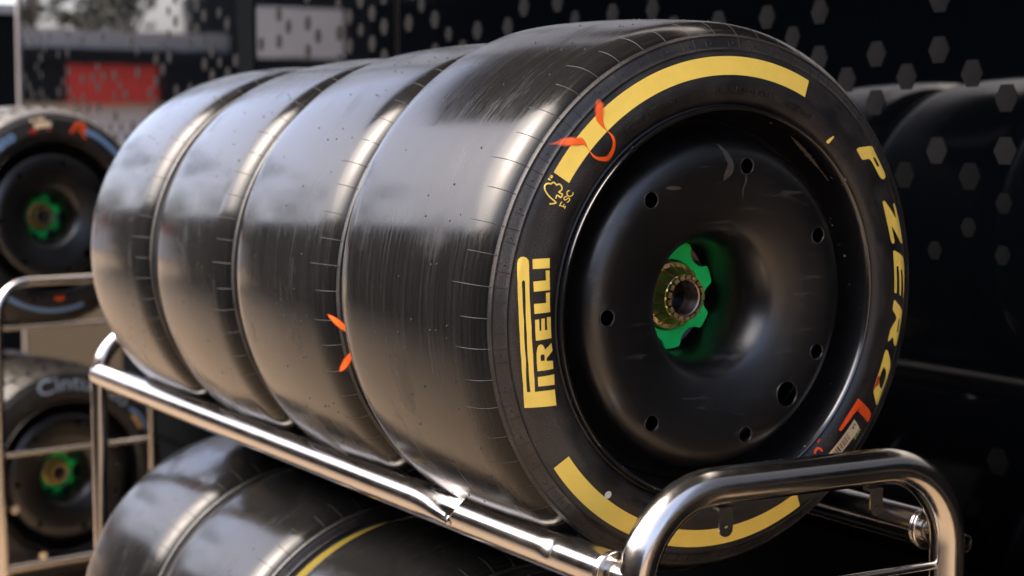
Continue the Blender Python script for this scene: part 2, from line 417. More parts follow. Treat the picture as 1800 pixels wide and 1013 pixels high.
# ------------------------------------------------------------------ wheels
PROF = [(.2505, .0020), (.2535, .0040), (.2580, -.0010), (.2640, -.0042), (.2700, -.0056), (.2780, -.0060), (.2850, -.0052), (.2910, -.0040),
        (.2970, -.0029), (.3030, -.0018), (.3090, -.0008), (.3135, .0000), (.3180, .0016), (.3212, .0030), (.3219, .0024), (.3226, .0025), (.3232, .0040),
        (.3270, .0056), (.3310, .0075), (.3350, .0096), (.3376, .0112), (.3383, .0107), (.3391, .0111), (.3396, .0127), (.3420, .0146), (.3460, .0190), (.3500, .0248), (.3530, .0312),
        (.3558, .0400), (.3576, .0500), (.3586, .0600), (.3592, .0700), (.3597, .0800), (.3608, .1050), (.3619, .1400), (.3625, .1750), (.3627, .2000)]
BACK = [(.3625, .2300), (.3619, .2650), (.3608, .3000), (.3596, .3250), (.3586, .3400), (.3575, .3530), (.3545, .3650), (.3500, .3760), (.3430, .3860), (.3350, .3915),
        (.3225, .3970), (.3135, .4005), (.2910, .4045), (.2700, .4040), (.2560, .3980), (.2505, .3900)]
NSIDE = 24                                             # profile steps that are sidewall rubber
_pr = np.array([p for p in PROF if p[1] < .0801 and p[0] > .2530])
# a smooth version without the two mould lines, for markings that lie on the wall
_sm = np.array([p for p in PROF if p[0] not in (.3219, .3226, .3383, .3391) and .2575 < p[0] and p[1] < .0801])

def surf_pt(ang, r, off):
    """point on the front sidewall at polar angle (rad) and radius, lifted off along the normal"""
    y = float(np.interp(r, _sm[:, 0], _sm[:, 1]))
    e = .0012
    dy = (float(np.interp(r + e, _sm[:, 0], _sm[:, 1])) - float(np.interp(r - e, _sm[:, 0], _sm[:, 1]))) / (2 * e)
    n = Vector((dy, -1)).normalized()
    r2, y2 = r + n.x * off, y + n.y * off
    return Vector((r2 * math.cos(ang), y2, r2 * math.sin(ang)))

RREF = 0.30
def map_sheet(bm, off, step=.006):
    """wrap a flat sheet (x = arc metres clockwise, y = radius) on the sidewall"""
    if len(bm.verts):
        for ax in (0, 1):
            lo = min(v.co[ax] for v in bm.verts)
            hi = max(v.co[ax] for v in bm.verts)
            k = math.floor(lo / step) + 1
            while k * step < hi:
                co = Vector((0, 0, 0)); co[ax] = k * step
                no = Vector((0, 0, 0)); no[ax] = 1
                bmesh.ops.bisect_plane(bm, geom=bm.verts[:] + bm.edges[:] + bm.faces[:], plane_co=co, plane_no=no, dist=1e-6)
                k += 1
    for v in bm.verts:
        v.co = surf_pt(-v.co.x / RREF, v.co.y, off)
    bm.normal_update()
    fl = [f for f in bm.faces if f.normal.y > 0]
    if fl:
        bmesh.ops.reverse_faces(bm, faces=fl)

def to_uv(poly):
    a0 = poly[0][0]
    out = []
    for a, r in poly:
        while a - a0 > 180: a -= 360
        while a - a0 < -180: a += 360
        out.append((a, r))
    return out

def fill(bm, loops):
    base = loops[0][0][0]
    vv = []
    L3 = []
    for lp in loops:
        pts = []
        for a, r in lp:
            while a - base > 180: a -= 360
            while a - base < -180: a += 360
            pts.append(Vector((-R(a) * RREF, r, 0)))
        L3.append(pts)
    flat = [p for l in L3 for p in l]
    vs_ = [bm.verts.new(p) for p in flat]
    for t in tessellate_polygon(L3):
        try:
            bm.faces.new([vs_[i] for i in t])
        except ValueError:
            pass

def smooth_loop(lp, n=4):
    """round a loop's corners a little"""
    out = []
    m = len(lp)
    for i in range(m):
        a, b, c = lp[i - 1], lp[i], lp[(i + 1) % m]
        out.append((b[0] + (a[0] - b[0]) * .18, b[1] + (a[1] - b[1]) * .18))
        out.append(b if False else (b[0] + (a[0] + c[0] - 2 * b[0]) * .05, b[1] + (a[1] + c[1] - 2 * b[1]) * .05))
        out.append((b[0] + (c[0] - b[0]) * .18, b[1] + (c[1] - b[1]) * .18))
    return out

def decal(name, shapes, mat, parent, off=.0005, rnd=False):
    bm = bmesh.new()
    for s in shapes:
        if rnd:
            a0 = s[0][0][0]
            s = [smooth_loop(to_uv([(a0, s[0][0][1])] + l)[1:]) for l in s]
        fill(bm, s)
    map_sheet(bm, off)
    return obj(name, bm, mat, parent, True, None)

def stroke_sheet(bm, pts, ws, uvl=None):
    """mitred ribbon through (angle deg, radius) points; ws = half widths in metres"""
    base = pts[0][0]
    P2 = []
    for a, r in pts:
        while a - base > 180: a -= 360
        while a - base < -180: a += 360
        P2.append(Vector((-R(a) * RREF, r)))
    if not isinstance(ws, (list, tuple)):
        ws = [ws] * len(P2)
    rows = []
    m = len(P2)
    for i in range(m):
        if i == 0: d = P2[1] - P2[0]
        elif i == m - 1: d = P2[-1] - P2[-2]
        else: d = (P2[i + 1] - P2[i]).normalized() + (P2[i] - P2[i - 1]).normalized()
        d = d.normalized() if d.length > 1e-9 else Vector((1, 0))
        k = 1.0
        if 0 < i < m - 1:
            c = abs(d.dot((P2[i + 1] - P2[i]).normalized()))
            k = 1 / max(c, .55)
        nn = Vector((-d.y, d.x))
        rows.append([bm.verts.new((*(P2[i] + nn * ws[i] * k * s), 0)) for s in (-1, 0, 1)])
    for i in range(m - 1):
        for j in (0, 1):
            f = bm.faces.new((rows[i][j], rows[i + 1][j], rows[i + 1][j + 1], rows[i][j + 1]))
            if uvl:
                for lp, uv in zip(f.loops, ((i, j), (i + 1, j), (i + 1, j + 1), (i, j + 1))):
                    lp[uvl].uv = (uv[0] / (m - 1), uv[1] - 1)

def catmull(pts, n=5):
    out = []
    m = len(pts)
    for i in range(m - 1):
        p0, p1, p2, p3 = (np.array(pts[max(0, min(m - 1, i + k))], float) for k in (-1, 0, 1, 2))
        for j in range(n):
            t = j / n
            out.append(tuple(.5 * (2 * p1 + (p2 - p0) * t + (2 * p0 - 5 * p1 + 4 * p2 - p3) * t * t + (3 * p1 - p0 - 3 * p2 + p3) * t ** 3)))
    out.append(tuple(pts[-1]))
    return out

def strokes(name, lines, wd, mat, parent, off=.0005, curve=0, uv=False):
    bm = bmesh.new()
    uvl = bm.loops.layers.uv.verify() if uv else None
    for ln in lines:
        ln = to_uv([ln[0]] + list(ln))[1:] if len(ln[0]) == 2 else ln
        if len(ln[0]) == 3:
            c = catmull(ln, curve) if curve else ln
            stroke_sheet(bm, [(a, r) for a, r, _ in c], [x for _, _, x in c], uvl)
        else:
            c = catmull(ln, curve) if curve else ln
            stroke_sheet(bm, c, wd, uvl)
    map_sheet(bm, off)
    return obj(name, bm, mat, parent, True, None)

def band(name, a0, a1, r0, r1, mat, parent, off=.0005, n=90):
    bm = bmesh.new()
    rows = []
    for i in range(n + 1):
        a = R(a0 + (a1 - a0) * i / n)
        rows.append([bm.verts.new(surf_pt(a, r0 + (r1 - r0) * j / 6, off)) for j in range(7)])
    for i in range(n):
        for j in range(6):
            bm.faces.new((rows[i][j], rows[i][j + 1], rows[i + 1][j + 1], rows[i + 1][j]))
    bm.normal_update()
    fl = [f for f in bm.faces if f.normal.y > 0]
    bmesh.ops.reverse_faces(bm, faces=fl)
    return obj(name, bm, mat, parent, True, None)

def text_sheet(body, size, embolden=0.0):
    cu = bpy.data.curves.new('lettering', 'FONT')
    cu.body = body
    cu.size = size
    cu.offset = embolden
    cu.resolution_u = 3
    t = bpy.data.objects.new('lettering', cu)
    col.objects.link(t)
    dg = bpy.context.evaluated_depsgraph_get()
    me = t.evaluated_get(dg).to_mesh()
    bm = bmesh.new()
    bm.from_mesh(me)
    bpy.data.objects.remove(t)
    bpy.data.curves.remove(cu)
    return bm

def arc_text(name, body, size, a0, r, mat, parent, off=.0006, embolden=0.0, flip=False, stretch=1.0):
    bm = text_sheet(body, size, embolden)
    for v in bm.verts:
        x, y = v.co.x * stretch, v.co.y
        if flip:
            x, y = -x, -y
        v.co = Vector((-R(a0) * RREF + x, r + y, 0))
    map_sheet(bm, off)
    return obj(name, bm, mat, parent, True, None)

# --- shared meshes -----------------------------------------------------------
def tyre_mesh():
    bm = bmesh.new()
    prof = PROF + BACK
    lathe(bm, prof, 224, mat_of=lambda k: 0 if k < NSIDE else (1 if k < len(prof) - 10 else 0))
    me = bm_mesh('tyre', bm, True, 70)
    me.materials.append(M['side'])
    me.materials.append(M['tread'])
    return me

def rib_mesh():
    """thin moulding ribs across the shoulder, with small vent nubs"""
    bm = bmesh.new()
    pr = np.array(PROF)
    sm = [p for p in PROF if p[0] not in (.3219, .3226, .3383, .3391)]
    def rib(ang, i0, i1):
        path = sm[i0:i1 + 1]
        fine = []
        for a, b in zip(path[:-1], path[1:]):
            fine += [a, ((a[0] + b[0]) / 2, (a[1] + b[1]) / 2)]
        fine.append(path[-1])
        rows = []
        for k, (r, y) in enumerate(fine):
            a, b = fine[max(0, k - 1)], fine[min(len(fine) - 1, k + 1)]
            t = Vector((b[0] - a[0], b[1] - a[1])).normalized()
            n = Vector((t.y, -t.x))
            if n.x < 0 and n.y > 0: n = -n
            h = .00035 if 0 < k < len(fine) - 1 else .0
            w_ = .0005 / r
            rows.append([bm.verts.new((r_ * math.cos(ang + d), y_, r_ * math.sin(ang + d)))
                         for d, r_, y_ in ((-w_, r, y), (0, r + n.x * h, y + n.y * h), (w_, r, y))])
        for p, q in zip(rows[:-1], rows[1:]):
            for j in (0, 1):
                bm.faces.new((p[j], p[j + 1], q[j + 1], q[j]))
    idx = {round(p[0], 4): i for i, p in enumerate(sm)}
    rnd = random.Random(3)
    for k in range(58):
        a = 2 * PI * (k + rnd.uniform(-.06, .06)) / 58
        if k % 2 == 0:
            rib(a, idx[.3212], idx[.3592] if k % 4 == 0 else idx[.3586])
        else:
            rib(a, idx[.3376], idx[.3576])
        a = 2 * PI * (k + .5) / 58
        rib(a, idx[.3232], idx[.335])
    # vent nubs on the wall and the tread
    def nub(c, n, rad):
        n = n.normalized()
        t = n.orthogonal().normalized()
        b = n.cross(t)
        rings = []
        for rr, hh in ((1, 0), (.85, .5), (.4, .62)):
            rings.append([bm.verts.new(c + (t * math.cos(q) + b * math.sin(q)) * rad * rr + n * rad * hh) for q in [2 * PI * i / 8 for i in range(8)]])
        for p, q in zip(rings[:-1], rings[1:]):
            for i in range(8):
                bm.faces.new((p[i], p[(i + 1) % 8], q[(i + 1) % 8], q[i]))
        bm.faces.new(rings[-1])
    for k in range(58):
        a = 2 * PI * (k + .3 + rnd.uniform(-.1, .1)) / 58
        p, q = surf_pt(a, .330, 0), surf_pt(a, .330, .01)
        nub(p, q - p, .0012)
        for y in (.075, .10, .125, .16, .20, .24, .27):
            if rnd.random() < .40:
                aa = a + rnd.uniform(-.05, .05)
                rr = float(np.interp(y, [p[1] for p in PROF[24:]], [p[0] for p in PROF[24:]])) if y <= .2 else .3612
                nub(Vector((rr * math.cos(aa), y + rnd.uniform(-.012, .012), rr * math.sin(aa))), Vector((math.cos(aa), 0, math.sin(aa))), .0014)
    return bm_mesh('mould_rib', bm, True, 60)

def rim_mesh():
    bm = bmesh.new()
    prof = [(.2515, .0040), (.2526, -.0010), (.2522, -.0056), (.2506, -.0080), (.2484, -.0080), (.2466, -.0062), (.2450, -.0020), (.2436, .0050), (.2424, .0140),
            (.2412, .0240), (.2395, .0350), (.2370, .0480), (.2340, .0600), (.2300, .0680), (.2200, .0720), (.1500, .0800), (.0950, .1290), (.0005, .1290)]
    lathe(bm, prof, 192, uv=False)
    return bm_mesh('rim', bm, True, 50)

COVER = []
HOLES = [(.179, 131.0 - 51.43 * k) for k in range(7)]
def cover_mesh():
    prof = [(.2335, .0580), (.2290, .0560), (.2240, .0520), (.2195, .0450), (.2160, .0350), (.2130, .0240), (.2095, .0150), (.2050, .0090), (.1990, .0045), (.1920, .0018), (.1850, .0005),
            (.1780, .0000), (.1700, .0003), (.1620, .0010), (.1540, .0020), (.1460, .0032), (.1380, .0047), (.1300, .0066), (.1220, .0088), (.1140, .0112), (.1060, .0142), (.0990, .0176),
            (.0935, .0222), (.0885, .0292), (.0840, .0370), (.0800, .0460), (.0772, .0560), (.0756, .0700), (.0750, .0900), (.0748, .1240)]
    fr = catmull(prof, 2)
    COVER.extend(sorted(fr))
    bk = [(r + (0.0 if y < .02 else (-.004 if r > .17 else .004)), y + .004) for r, y in fr][::-1]
    bm = bmesh.new()
    lathe(bm, fr + bk, 176, closed=True, uv=False)
    bmesh.ops.recalc_face_normals(bm, faces=bm.faces[:])
    me = bm_mesh('wheel_cover', bm)
    o = bpy.data.objects.new('wheel_cover', me)
    col.objects.link(o)
    cb = bmesh.new()
    for r, a in HOLES + [(.170, -47.0)]:
        rad = .0108 if r > .175 else .0175
        c = Vector((r * math.cos(R(a)), -.02, r * math.sin(R(a))))
        n = 32
        lo = [cb.verts.new(c + Vector((rad * math.cos(2 * PI * i / n), 0, rad * math.sin(2 * PI * i / n)))) for i in range(n)]
        hi = [cb.verts.new(v.co + Vector((0, .06, 0))) for v in lo]
        for i in range(n):
            cb.faces.new((lo[i], lo[(i + 1) % n], hi[(i + 1) % n], hi[i]))
        cb.faces.new(lo[::-1]); cb.faces.new(hi)
    bmesh.ops.recalc_face_normals(cb, faces=cb.faces[:])
    c = bpy.data.objects.new('hole_cutter', bm_mesh('hole_cutter', cb, False))
    col.objects.link(c)
    md = o.modifiers.new('holes', 'BOOLEAN')
    md.operation = 'DIFFERENCE'; md.object = c; md.solver = 'EXACT'
    dg = bpy.context.evaluated_depsgraph_get()
    ev = o.evaluated_get(dg)
    me2 = bpy.data.meshes.new_from_object(ev, depsgraph=dg)
    me2.name = 'wheel_cover'
    bpy.data.objects.remove(o); bpy.data.objects.remove(c)
    bm = bmesh.new()
    bm.from_mesh(me2)
    for r, a in HOLES + [(.170, -47.0)]:                # rolled lip of each hole
        rad = .0108 if r > .175 else .0175
        yy = float(np.interp(r, sorted(p[0] for p in fr[:30]), [p[1] for p in sorted(fr[:30])]))
        torus(bm, (r * math.cos(R(a)), yy + .0012, r * math.sin(R(a))), (1, 0, 0), (0, 0, 1), rad, .0013, 32, 8)
    bmesh.ops.recalc_face_normals(bm, faces=bm.faces[:])
    return bm_mesh('wheel_cover', bm, True, 35)

def ring_mesh():
    bm = bmesh.new()
    n = 168
    def rout(p):
        d = (p * 7 / (2 * PI) % 1.0 - .5) * 2 * PI / 7
        c, rho = .0815, .0225
        q = rho * rho - (c * math.sin(d)) ** 2
        return min(.0735, c * math.cos(d) - math.sqrt(q)) if q > 0 else .0735
    rows = []
    for i in range(n):
        a = 2 * PI * i / n + .35
        ro = rout(2 * PI * i / n)
        rows.append([bm.verts.new((r * math.cos(a), y, r * math.sin(a))) for r, y in ((.047, .122), (.047, .1125), (.0485, .111), (ro - .0012, .111), (ro, .1125), (ro, .122))])
    for i in range(n):
        p, q = rows[i], rows[(i + 1) % n]
        for j in range(5):
            bm.faces.new((p[j], q[j], q[j + 1], p[j + 1]))
    bmesh.ops.recalc_face_normals(bm, faces=bm.faces[:])
    return bm_mesh('hub_ring', bm, True, 35)

def nut_mesh():
    bm = bmesh.new()
    lathe(bm, [(.0455, .1220), (.0455, .1060), (.0440, .1040), (.0385, .1030), (.0318, .0850), (.0308, .0800), (.0290, .0790)], 96, uv=False)
    for k in range(15):                                 # fins of the cone
        a = 2 * PI * k / 15
        ca, sa = math.cos(a), math.sin(a)
        t = Vector((-sa, 0, ca))
        def pt(r, y, s): return Vector((r * ca, y, r * sa)) + t * s
        v = [bm.verts.new(pt(*p)) for p in ((.0435, .1045, -.0012), (.0435, .1045, .0012), (.0430, .0970, .0010), (.0430, .0970, -.0010),
                                            (.0312, .0860, -.0010), (.0312, .0860, .0010), (.0314, .0790, .0010), (.0314, .0790, -.0010))]
        for q in ((0, 1, 2, 3), (4, 7, 6, 5), (0, 3, 7, 4), (1, 5, 6, 2), (2, 6, 7, 3)):
            bm.faces.new([v[i] for i in q])
    return bm_mesh('wheel_nut', bm, True, 30)

def crown_mesh():
    bm = bmesh.new()
    for k in range(17):                                 # castellated crown
        a0, a1 = 2 * PI * (k - .36) / 17, 2 * PI * (k + .36) / 17
        vv = []
        for a in (a0, (a0 + a1) / 2, a1):
            for r, y in ((.0248, .0735), (.0300, .0735), (.0310, .0840), (.0248, .0840)):
                vv.append(bm.verts.new((r * math.cos(a), y, r * math.sin(a))))
        for s in (0, 4):
            for j in range(4):
                bm.faces.new((vv[s + j], vv[s + (j + 1) % 4], vv[s + 4 + (j + 1) % 4], vv[s + 4 + j]))
        bm.faces.new(vv[0:4]); bm.faces.new(vv[8:12][::-1])
    bmesh.ops.recalc_face_normals(bm, faces=bm.faces[:])
    return bm_mesh('nut_crown', bm, True, 30)

def bore_mesh():
    bm = bmesh.new()
    pr = [(.0247, .0770)]
    y = .078
    while y < .104:
        pr += [(.0228, y), (.0248, y + .0028), (.0228, y + .0056)]
        y += .0058
    pr += [(.0236, .1285)]
    lathe(bm, pr, 64, uv=False)
    return bm_mesh('thread_bore', bm, True, 25)

ME = dict(tyre=tyre_mesh(), rib=rib_mesh(), rim=rim_mesh(), cover=cover_mesh(), ring=ring_mesh(), nut=nut_mesh(), crown=crown_mesh(), bore=bore_mesh())

def frame3(yaw_, lean, spin=0.0):
    a, b = R(yaw_), R(lean)
    n = Vector((math.sin(a) * math.cos(b), math.cos(a) * math.cos(b), -math.sin(b)))
    ex = Vector((math.cos(a), -math.sin(a), 0))
    ez = ex.cross(n)
    m = Matrix((ex, n, ez)).transposed()
    return m @ Matrix.Rotation(-R(spin), 3, 'Y')

def base_wheel(label, loc, yaw_, lean, spin, group, tyre_me=None):
    t = thing('racing_wheel', label, 'wheel', (loc[0], loc[1], loc[2] + Z0), frame3(yaw_, lean, spin), group)
    ty = mesh_obj('tyre', tyre_me or ME['tyre'], t)
    mesh_obj('rim', ME['rim'], t, M['rim'])
    mesh_obj('wheel_cover', ME['cover'], t, M['cover'])
    mesh_obj('hub_ring', ME['ring'], t, M['green'])
    nu = mesh_obj('wheel_nut', ME['nut'], t, M['bronze'])
    mesh_obj('nut_crown', ME['crown'], nu, M['bronze'])
    mesh_obj('thread_bore', ME['bore'], nu, M['thread'])
    return t, ty

def copy_wheel(src, label, loc, yaw_, lean, spin, skip=()):
    r = src.copy()
    col.objects.link(r)
    r.location = (loc[0], loc[1], loc[2] + Z0)
    r.rotation_euler = frame3(yaw_, lean, spin).to_euler()
    r['label'] = label
    for ch in list(src.children):
        c = ch.copy(); col.objects.link(c); c.parent = r
        for g in list(ch.children):
            if g.name.split('.')[0] in skip:
                continue
            d = g.copy(); col.objects.link(d); d.parent = c
    return r
GT = 'slick racing wheels on the upper tier of the near rack'
GL = 'slick racing wheels on the lower tier of the near rack'

w1, ty1 = base_wheel('frontmost slick wheel showing its whole face with yellow markings and a green hub ring', (0, 0, 0), -2.79, -2.46, 0, GT)
rb = mesh_obj('mould_rib', ME['rib'], ty1, plain('rib_rubber', (.010, .0095, .009), .6, 0, .2)); rb['kind'] = 'stuff'
band('yellow_band', 147.05, 65.6, .2905, .3137, M['yellow'], ty1)
band('yellow_band', -143.5, -62.3, .2905, .3137, M['yellow'], ty1)
decal('brand_lettering', P['pirelli'], M['yellow'], ty1)
decal('model_lettering', P['pzero'], M['yellow'], ty1, .0005, True)
# marks found only on the front wheel (kept out of the copies)
ONLY = ('forest_emblem', 'emblem_lettering', 'chalk_loop', 'marker_corner', 'marker_stroke', 'barcode_sticker', 'sticker_bars', 'sticker_lettering', 'chalk_lettering', 'round_sticker', 'paint_tick', 'rim_scrape', 'red_smear', 'embossed_lettering')
strokes('forest_emblem', [P['fsc_tree']], .00085, M['yellow'], ty1, .0005, 3)
strokes('emblem_lettering', P['F'], .00055, M['yellow'], ty1, .0005)
strokes('emblem_lettering', P['TM'][:2], .00055, M['yellow'], ty1, .0005)
strokes('emblem_lettering', P['TM'][2:], .00055, M['yellow'], ty1, .0005)
for k in 'SC':
    strokes('emblem_lettering', [P[k][0]], .00060, M['yellow'], ty1, .0005, 3)
strokes('chalk_loop', [[(a, r, h) for (a, r), h in P['swirl']]], 0, M['orange'], ty1, .0010, 5, True)
decal('marker_corner', P['ell'], M['orange_solid'], ty1, .0007)
strokes('marker_stroke', [P['squig']], .0016, M['orange_solid'], ty1, .0007, 4)
strokes('marker_stroke', [P['squig_tick']], .0016, M['orange_solid'], ty1, .0007)
decal('red_smear', P['pzero_red'], M['red'], ty1, .0009)
decal('barcode_sticker', P['sticker'], M['cream'], ty1, .0006)
decal('sticker_bars', P['stkbars'], M['ink'], ty1, .0009)
arc_text('sticker_lettering', 'LA', .0075, -36.4, .2905, M['ink'], ty1, .0009, .0002)
arc_text('chalk_lettering', 'ucc', .012, -36.3, .3040, plain('lime_chalk', (0.42, 0.45, 0.10), .6), ty1, .0007, .0003)
bm = bmesh.new()
c = bm.verts.new((-R(-127.5) * RREF, .2859, 0))
ringv = [bm.verts.new((-R(-127.5) * RREF + .0049 * math.cos(q), .2859 + .0049 * math.sin(q), 0)) for q in [2 * PI * i / 20 for i in range(20)]]
for i in range(20):
    bm.faces.new((c, ringv[i], ringv[(i + 1) % 20]))
map_sheet(bm, .0007)
obj('round_sticker', bm, M['white'], ty1, True, None)
decal('paint_tick', P['tick'], M['yellow'], ty1, .0006)
# small raised type round the bead
for body, a0, rr, sz in (('FOR RACING ONLY', 96, .2690, .0105), ('NOT FOR HIGHWAY USE', 128, .2710, .0090), ('405/720-18', 72, .2685, .0105), ('TUBELESS', -112, .2690, .0090)):
    bm = text_sheet(body, sz)
    for v in bm.verts:
        v.co = Vector((-R(a0) * RREF + v.co.x * 1.15, rr + v.co.y, 0))
    geo = bmesh.ops.extrude_face_region(bm, geom=bm.faces[:])
    top = {v for v in geo['geom'] if isinstance(v, bmesh.types.BMVert)}
    for v in bm.verts:
        v.co = surf_pt(-v.co.x / RREF, v.co.y, .0011 if v in top else -.0003)
    obj('embossed_lettering', bm, M['side'], ty1, False)
# rubbed patches on the wheel cover
M['rub'] = plain('rubbed_cover', (.030, .028, .025), .62, 0, .5, .6, 120)
_ca = np.array(COVER)
def cover_pt(a, r, off):
    y = float(np.interp(r, _ca[:, 0], _ca[:, 1])); e = .002
    dy = (float(np.interp(r + e, _ca[:, 0], _ca[:, 1])) - float(np.interp(r - e, _ca[:, 0], _ca[:, 1]))) / (2 * e)
    n = Vector((dy, -1)).normalized()
    return Vector(((r + n.x * off) * math.cos(R(a)), y + n.y * off, (r + n.x * off) * math.sin(R(a))))
cov1 = [c for c in w1.children if c.name.startswith('wheel_cover')][0]
ONLY = ONLY + ('rubbed_patch',)
rnd = random.Random(21)
for path, wd in ((((93.5, .2050), (91.5, .196), (89.5, .186), (88.2, .176), (89.5, .166), (91.5, .158)), (.3, 1.1, 1.5, 1.8, 2.2, .2)),
                 (((122.5, .1790), (120.5, .174), (118, .169), (116, .165)), (.3, 1.5, 1.6, .2)),
                 (((170, .2035), (168.5, .2), (167.5, .195), (168.5, .190)), (.2, 1.0, .8, .1)),
                 (((175.5, .1990), (174, .196), (173.5, .192), (174.5, .188)), (.2, .9, .8, .1)),
                 (((79.5, .1700), (78.5, .160), (79, .150), (77.5, .138)), (.2, .7, .5, .1))):
    bm = bmesh.new()
    pp = catmull(list(path), 5); ww = catmull([(x, 0) for x in wd], 5)
    rows = [[bm.verts.new(cover_pt(a + s_ * max(.05, x[0]) * rnd.uniform(.8, 1.15), r_, .0004)) for s_ in (-1, -.3, .3, 1)] for (a, r_), x in zip(pp, ww)]
    for p_, q_ in zip(rows[:-1], rows[1:]):
        for j in range(3):
            bm.faces.new((p_[j], p_[j + 1], q_[j + 1], q_[j]))
    bm.normal_update()
    fl = [f for f in bm.faces if f.normal.y > 0]
    bmesh.ops.reverse_faces(bm, faces=fl)
    obj('rubbed_patch', bm, M['rub'], cov1, True, None)
# scrape on the inner lip of the rim
rim1 = [c for c in w1.children if c.name.startswith('rim')][0]
bm = bmesh.new()
rnd = random.Random(8)
rows = []
for i in range(40):
    t = i / 39
    a = R(62 - 22 * t)
    wd = .0042 * (math.sin(PI * min(1, t * 1.25)) ** .7 if t < .8 else .25) * rnd.uniform(.55, 1.1)
    y0 = .0120 + .006 * math.sin(t * 2.6)
    rows.append([bm.verts.new(((.2436 - (y - .005) * .133 - .0006) * math.cos(a), y, (.2436 - (y - .005) * .133 - .0006) * math.sin(a))) for y in (y0 - wd, y0 + wd * .4, y0 + wd * 1.5)])
for p, q in zip(rows[:-1], rows[1:]):
    for j in (0, 1):
        bm.faces.new((p[j], p[j + 1], q[j + 1], q[j]))
obj('rim_scrape', bm, M['scuff'], rim1, False)

U = [('second slick wheel of the upper tier, orange chalk on its shoulder behind the front wheel', (0.004, .436, -.003), -0.6, -0.4, 25),
     ('third slick wheel of the upper tier, squeezed between two others', (0.004, .850, -.006), 0.3, 0.2, 140),
     ('rearmost slick wheel of the upper tier beside the bent steel corner', (0.0, 1.262, -.006), 0.5, 0.3, 260)]
for lb, loc, yw, le, sp in U:
    c = copy_wheel(w1, lb, loc, yw, le, sp, ONLY)
    if loc[1] < .5:
        ty2 = [k for k in c.children if k.name.startswith('tyre')][0]
        sp_ = sp
        strokes('chalk_loop', [[(-174.9 - sp_, .3510, .0008), (-173.6 - sp_, .3450, .0035), (-172.2 - sp_, .3390, .0048), (-170.6 - sp_, .3310, .0040), (-169.4 - sp_, .3240, .0015)],
                               [(-161.0 - sp_, .3510, .0010), (-162.2 - sp_, .3450, .0040), (-163.6 - sp_, .3390, .0052), (-164.9 - sp_, .3310, .0045), (-166.0 - sp_, .3240, .0020)]],
                0, M['orange'], ty2, .0010, 4, True)
L = [('black slick wheel on the lower tier under the dented rail, mostly in shade', (-.02, .425, -.768), 0, 0, -10),
     ('foremost slick wheel of the lower tier, almost wholly hidden below the front bar', (-.02, -.005, -.768), 0, 0, 60),
     ('lower tier slick wheel with the end of a yellow band peeking over its dark neighbour', (-.02, .885, -.757), 0, 0, -15.3),
     ('shiny slick wheel at the rear of the lower tier beside the rack post', (-.02, 1.300, -.755), 0, 0, 200)]
for lb, loc, yw, le, sp in L:
    c = copy_wheel(w1, lb, loc, yw, le, sp, ONLY)
    c['group'] = GL

# ------------------------------------------------------------------ near rack
rack = thing('tyre_rack', 'long stainless tube rack in front carrying two tiers of slick wheels, its rail dented', 'tyre rack', (0.02, -.13, 0))
def rk(bm, name, mat=None, parent=None, sharp=50):
    o = obj(name, bm, mat or M['steel'], None, True, sharp)
    p = parent or rack
    o.parent = p
    o.matrix_parent_inverse = Matrix.Translation(Vector((0.02, -.13, 0))).inverted() if p is rack else Matrix()
    if p is not rack:
        o.parent = p
    return o

def u_path(xl, xr, y, ztop, zbot, rb_, n=14):
    p = [Vector((xl, y, zbot))]
    p += [Vector((xl, y, z)) for z in np.linspace(zbot, ztop - rb_, 10)[1:-1]]
    p += arc_pts((xl + rb_, y, ztop - rb_), rb_, PI, PI / 2, n, (1, 0, 0), (0, 0, 1))
    p += [Vector((x, y, ztop)) for x in np.linspace(xl + rb_, xr - rb_, 12)[1:-1]]
    p += arc_pts((xr - rb_, y, ztop - rb_), rb_, PI / 2, 0, n, (1, 0, 0), (0, 0, 1))
    p += [Vector((xr, y, z)) for z in np.linspace(ztop - rb_, zbot, 10)[1:]]
    return p

FX0, FX1, FY = -.217, .266, -.132
ZT = -.2005 + Z0
bm = bmesh.new()
tube(bm, u_path(FX0, FX1, FY, ZT, .02, .112), .0228, 36)
fr_front = rk(bm, 'end_frame')
bm = bmesh.new()
tube(bm, u_path(-.2615, .262, 1.905, -.197 + Z0, .02, .105), .0175, 28)
fr_rear = rk(bm, 'end_frame')

